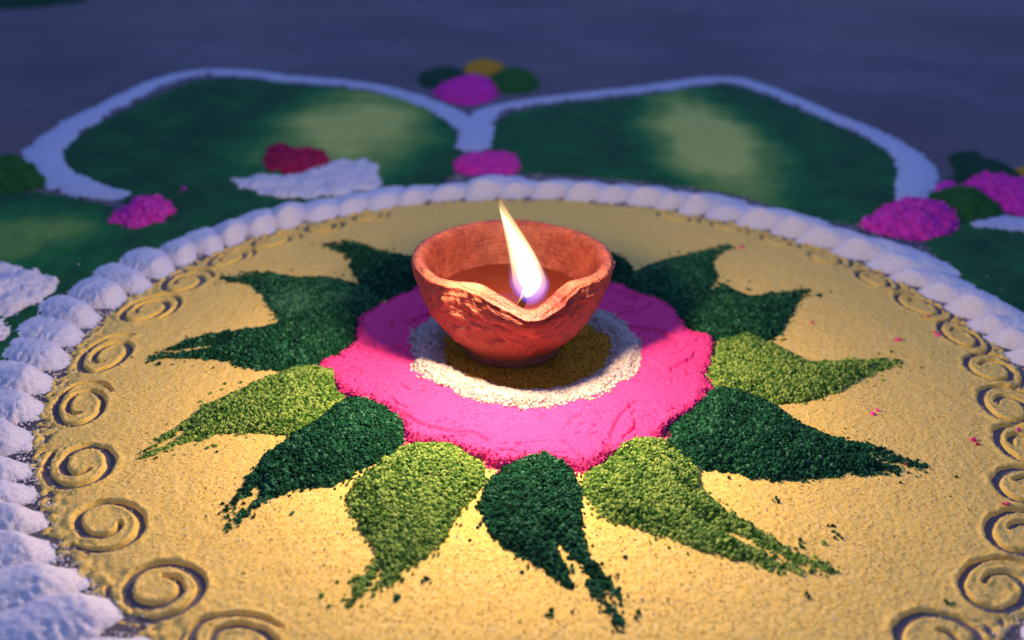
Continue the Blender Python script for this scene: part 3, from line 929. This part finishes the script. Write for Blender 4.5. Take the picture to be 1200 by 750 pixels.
rg = k.ramp(n2, [(0.3, (.42, .42, .42)), (0.7, (.72, .72, .72))])
c = k.mix(k.attr("soak_dim"), c, k.mix(1.0, c, (0.31, 0.135, 0.09), 'MULTIPLY'))  # oil tint, deepened to hold down the flame light on the clay
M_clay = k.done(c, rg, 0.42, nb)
bme = raw_mesh("bowl", Vb.reshape(-1, 3), Fb, 4)
soak_dim = smooth(i_lip - 6 * KN, i_lip + 30 * KN, J) * np.ones_like(A)             # oily clay inside, its colour darkened further to offset the flame's glare
soak_dim = np.maximum(soak_dim, 1.0 * np.exp(-(DL / .65) ** 4) * smooth(.70, .93, hf))  # spout lip painted darker to offset the flame close above it
attr(bme, "soak_dim", np.clip(soak_dim + .15 * nz * soak_dim, 0, 1).ravel())
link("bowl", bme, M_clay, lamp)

# oil
k = NT("lamp_oil")
M_oil = k.done((0.085, 0.013, 0.005), 0.05, 0.6, k.bump(k.noise(90, 2), .0004, .5))
HO = HH - .0145
ro = np.interp(HO, Pp[i_lip + int(20 * KN):, 1][::-1], Pp[i_lip + int(20 * KN):, 0][::-1]) + .0012
rs = np.linspace(0, 1, 14)
Vo = [(LC[0], LC[1], Z0 + HO)]
NO = 96
for r_ in rs[1:]:
    for t_ in np.linspace(0, 2 * np.pi, NO, endpoint=False):
        dd_ = (t_ - SP + np.pi) % (2 * np.pi) - np.pi
        R_ = ro * r_ * (1 + .10 * math.exp(-(dd_ / .3) ** 2) * r_)
        Vo.append((LC[0] + R_ * math.cos(t_), LC[1] + R_ * math.sin(t_), Z0 + HO + .0005 * r_ ** 14))
Fo = []
for a_ in range(NO):
    Fo.append((0, 1 + a_, 1 + (a_ + 1) % NO, 0))
quads = [(1 + (ri - 1) * NO + a_, 1 + ri * NO + a_, 1 + ri * NO + (a_ + 1) % NO, 1 + (ri - 1) * NO + (a_ + 1) % NO) for ri in range(1, 13) for a_ in range(NO)]
me = bpy.data.meshes.new("oil")
me.from_pydata(Vo, [], [f[:3] for f in Fo] + quads)
link("oil", me, M_oil, lamp)

# wick: twisted cotton lying in the spout, charred at its end
sd = np.array([math.cos(SP), math.sin(SP)])
lipc = LC + sd * (RR + .0010)
HL = HH - .0030                                  # height of the spout's floor
path = [np.array([*(LC + sd * .002 + np.array([.004, 0])), Z0 + HO - .001]), np.array([*(LC + sd * .016), Z0 + HO + .0012]), np.array([*(LC + sd * .026), Z0 + HL + .0002]),
        np.array([*(LC + sd * .0295), Z0 + HL + .0012]), np.array([*(LC + sd * .0322), Z0 + HL + .0020])]
wp = curve(np.array(path), 8, False)
Vw, Fw = [], []
for i_, pnt in enumerate(wp):
    tdir = wp[min(i_ + 1, len(wp) - 1)] - wp[max(i_ - 1, 0)]
    tdir /= np.linalg.norm(tdir)
    sx = np.cross(tdir, [0.2, 0, 1.0])
    sx /= np.linalg.norm(sx)
    sy = np.cross(sx, tdir)
    for b_ in range(16):
        aa_ = b_ / 16 * 2 * np.pi
        r_ = .00125 * (1 + .22 * math.cos(3 * aa_ + i_ * .7)) * (1 if i_ < len(wp) - 3 else .75)
        Vw.append(pnt + (sx * math.cos(aa_) + sy * math.sin(aa_)) * r_)
for i_ in range(len(wp) - 1):
    for b_ in range(16):
        Fw.append((i_ * 16 + b_, i_ * 16 + (b_ + 1) % 16, (i_ + 1) * 16 + (b_ + 1) % 16, (i_ + 1) * 16 + b_))
me = bpy.data.meshes.new("wick")
me.from_pydata([tuple(v) for v in Vw], [], Fw + [tuple(range((len(wp) - 1) * 16, len(wp) * 16))])
k = NT("cotton_wick")
link("wick", me, k.done(k.ramp(k.noise(500, 3), [(.3, (.10, .05, .03)), (.7, (.42, .26, .16))]), 0.9, 0.1), lamp)

# flame: glowing gas, so a volume; its base is blue, the body white hot
FB = np.array([*(LC + sd * .0352), Z0 + HL + .0012])
TIPV = G([(584, 236)], 0)
HF = .0415
LEAN = -.0104


def flame_mesh(name, wmax, h, z_lo, seed, squash=1.0):
    nr, ns = 40, 28
    Vf = []
    for a_ in range(nr + 1):
        t = a_ / nr
        # teardrop: round below, drawn out to a point
        w = wmax * (math.sin(min(t / .22, 1) * math.pi / 2) ** .75 if t < .22 else (1 - ((t - .22) / .78)) ** 1.12 * (1 + .55 * (t - .22)) )
        cx = LEAN * (t ** 1.25) + .0009 * math.sin(t * 5 + seed)
        cy = -.0105 * t
        for b_ in range(ns):
            an = b_ / ns * 2 * math.pi
            Vf.append((FB[0] + cx + w * math.cos(an), FB[1] + cy + w * .8 * math.sin(an), FB[2] + z_lo + t * h))
    Ff = []
    for a_ in range(nr):
        for b_ in range(ns):
            Ff.append((a_ * ns + b_, a_ * ns + (b_ + 1) % ns, (a_ + 1) * ns + (b_ + 1) % ns, (a_ + 1) * ns + b_))
    me = bpy.data.meshes.new(name)
    me.from_pydata(Vf, [], Ff + [tuple(range(ns))[::-1], tuple(range(nr * ns, (nr + 1) * ns))])
    return me


def glow_mat(name, stops, strength_stops, power):
    k = NT(name)
    k.t.nodes.remove(k.b)
    sep = k.n("ShaderNodeSeparateXYZ")
    k.l(k.co, sep.inputs[0])
    t = k.n("ShaderNodeMapRange")
    t.inputs["From Min"].default_value = FB[2] - Z0
    t.inputs["From Max"].default_value = FB[2] - Z0 + HF
    k.l(sep.outputs["Z"], t.inputs["Value"])
    em = k.n("ShaderNodeEmission")
    k.l(k.ramp(t.outputs[0], stops), em.inputs["Color"])
    mul = k.n("ShaderNodeMath", operation='MULTIPLY')
    k.l(k.ramp(t.outputs[0], strength_stops), mul.inputs[0])
    mul.inputs[1].default_value = power
    k.l(mul.outputs[0], em.inputs["Strength"])
    k.l(em.outputs[0], k.out.inputs["Volume"])
    return k.m


g1 = lambda v: (v, v, v)
M_core = glow_mat("flame_body", [(0, (.35, .40, 1)), (.07, (1, .62, .45)), (.22, (1, .58, .30)), (.45, (1, .70, .38)), (.85, (1, .62, .26)), (1, (1, .42, .10))],
                  [(0, g1(.05)), (.08, g1(.12)), (.22, g1(.22)), (.42, g1(.62)), (.8, g1(.75)), (1, g1(.4))], 480)
M_heart = glow_mat("flame_heart", [(0, (1, .75, .5)), (.3, (1, .80, .52)), (1, (1, .75, .42))],
                   [(0, g1(.15)), (.12, g1(.6)), (.30, g1(1)), (1, g1(1))], 1000)
M_mantle = glow_mat("flame_mantle", [(0, (.05, .12, 1)), (.16, (.10, .18, 1)), (.32, (.5, .3, .6)), (.5, (1, .45, .16)), (1, (1, .45, .14))],
                    [(0, g1(1)), (.18, g1(.8)), (.34, g1(.25)), (.6, g1(.20)), (1, g1(.16))], 85)
flame = link("flame", flame_mesh("flame", .0057, HF * 1.0, -.0006, 0), M_core, lamp)
mantle = link("flame_mantle", flame_mesh("flame_mantle", .0067, HF * 1.04, -.0014, 0), M_mantle, None)
mantle.location = (0, 0, 0)
mantle.data.transform(Matrix.Translation(-Vector(lamp["_origin"])))
mantle.parent = flame
heart = link("flame_core", flame_mesh("flame_core", .0038, HF * .86, .0022, 0), M_heart, None)
heart.location = (0, 0, 0)
heart.data.transform(Matrix.Translation(-Vector(lamp["_origin"])))
heart.parent = flame
for i_, (fz, wgt) in enumerate(((.58, .3), (.76, .4), (.94, .3))):
    ld = bpy.data.lights.new("flame_light", 'POINT')
    ld.energy = FLAME_W * wgt
    ld.color = FLAME_COL
    ld.shadow_soft_size = .0035
    lo_ = bpy.data.objects.new("flame_light", ld)
    C.objects.link(lo_)
    lo_.location = (FB[0] + LEAN * fz ** 1.25, FB[1] - .0105 * fz, FB[2] + HF * fz)

for o in bpy.data.objects:
    if "_origin" in o:
        del o["_origin"]
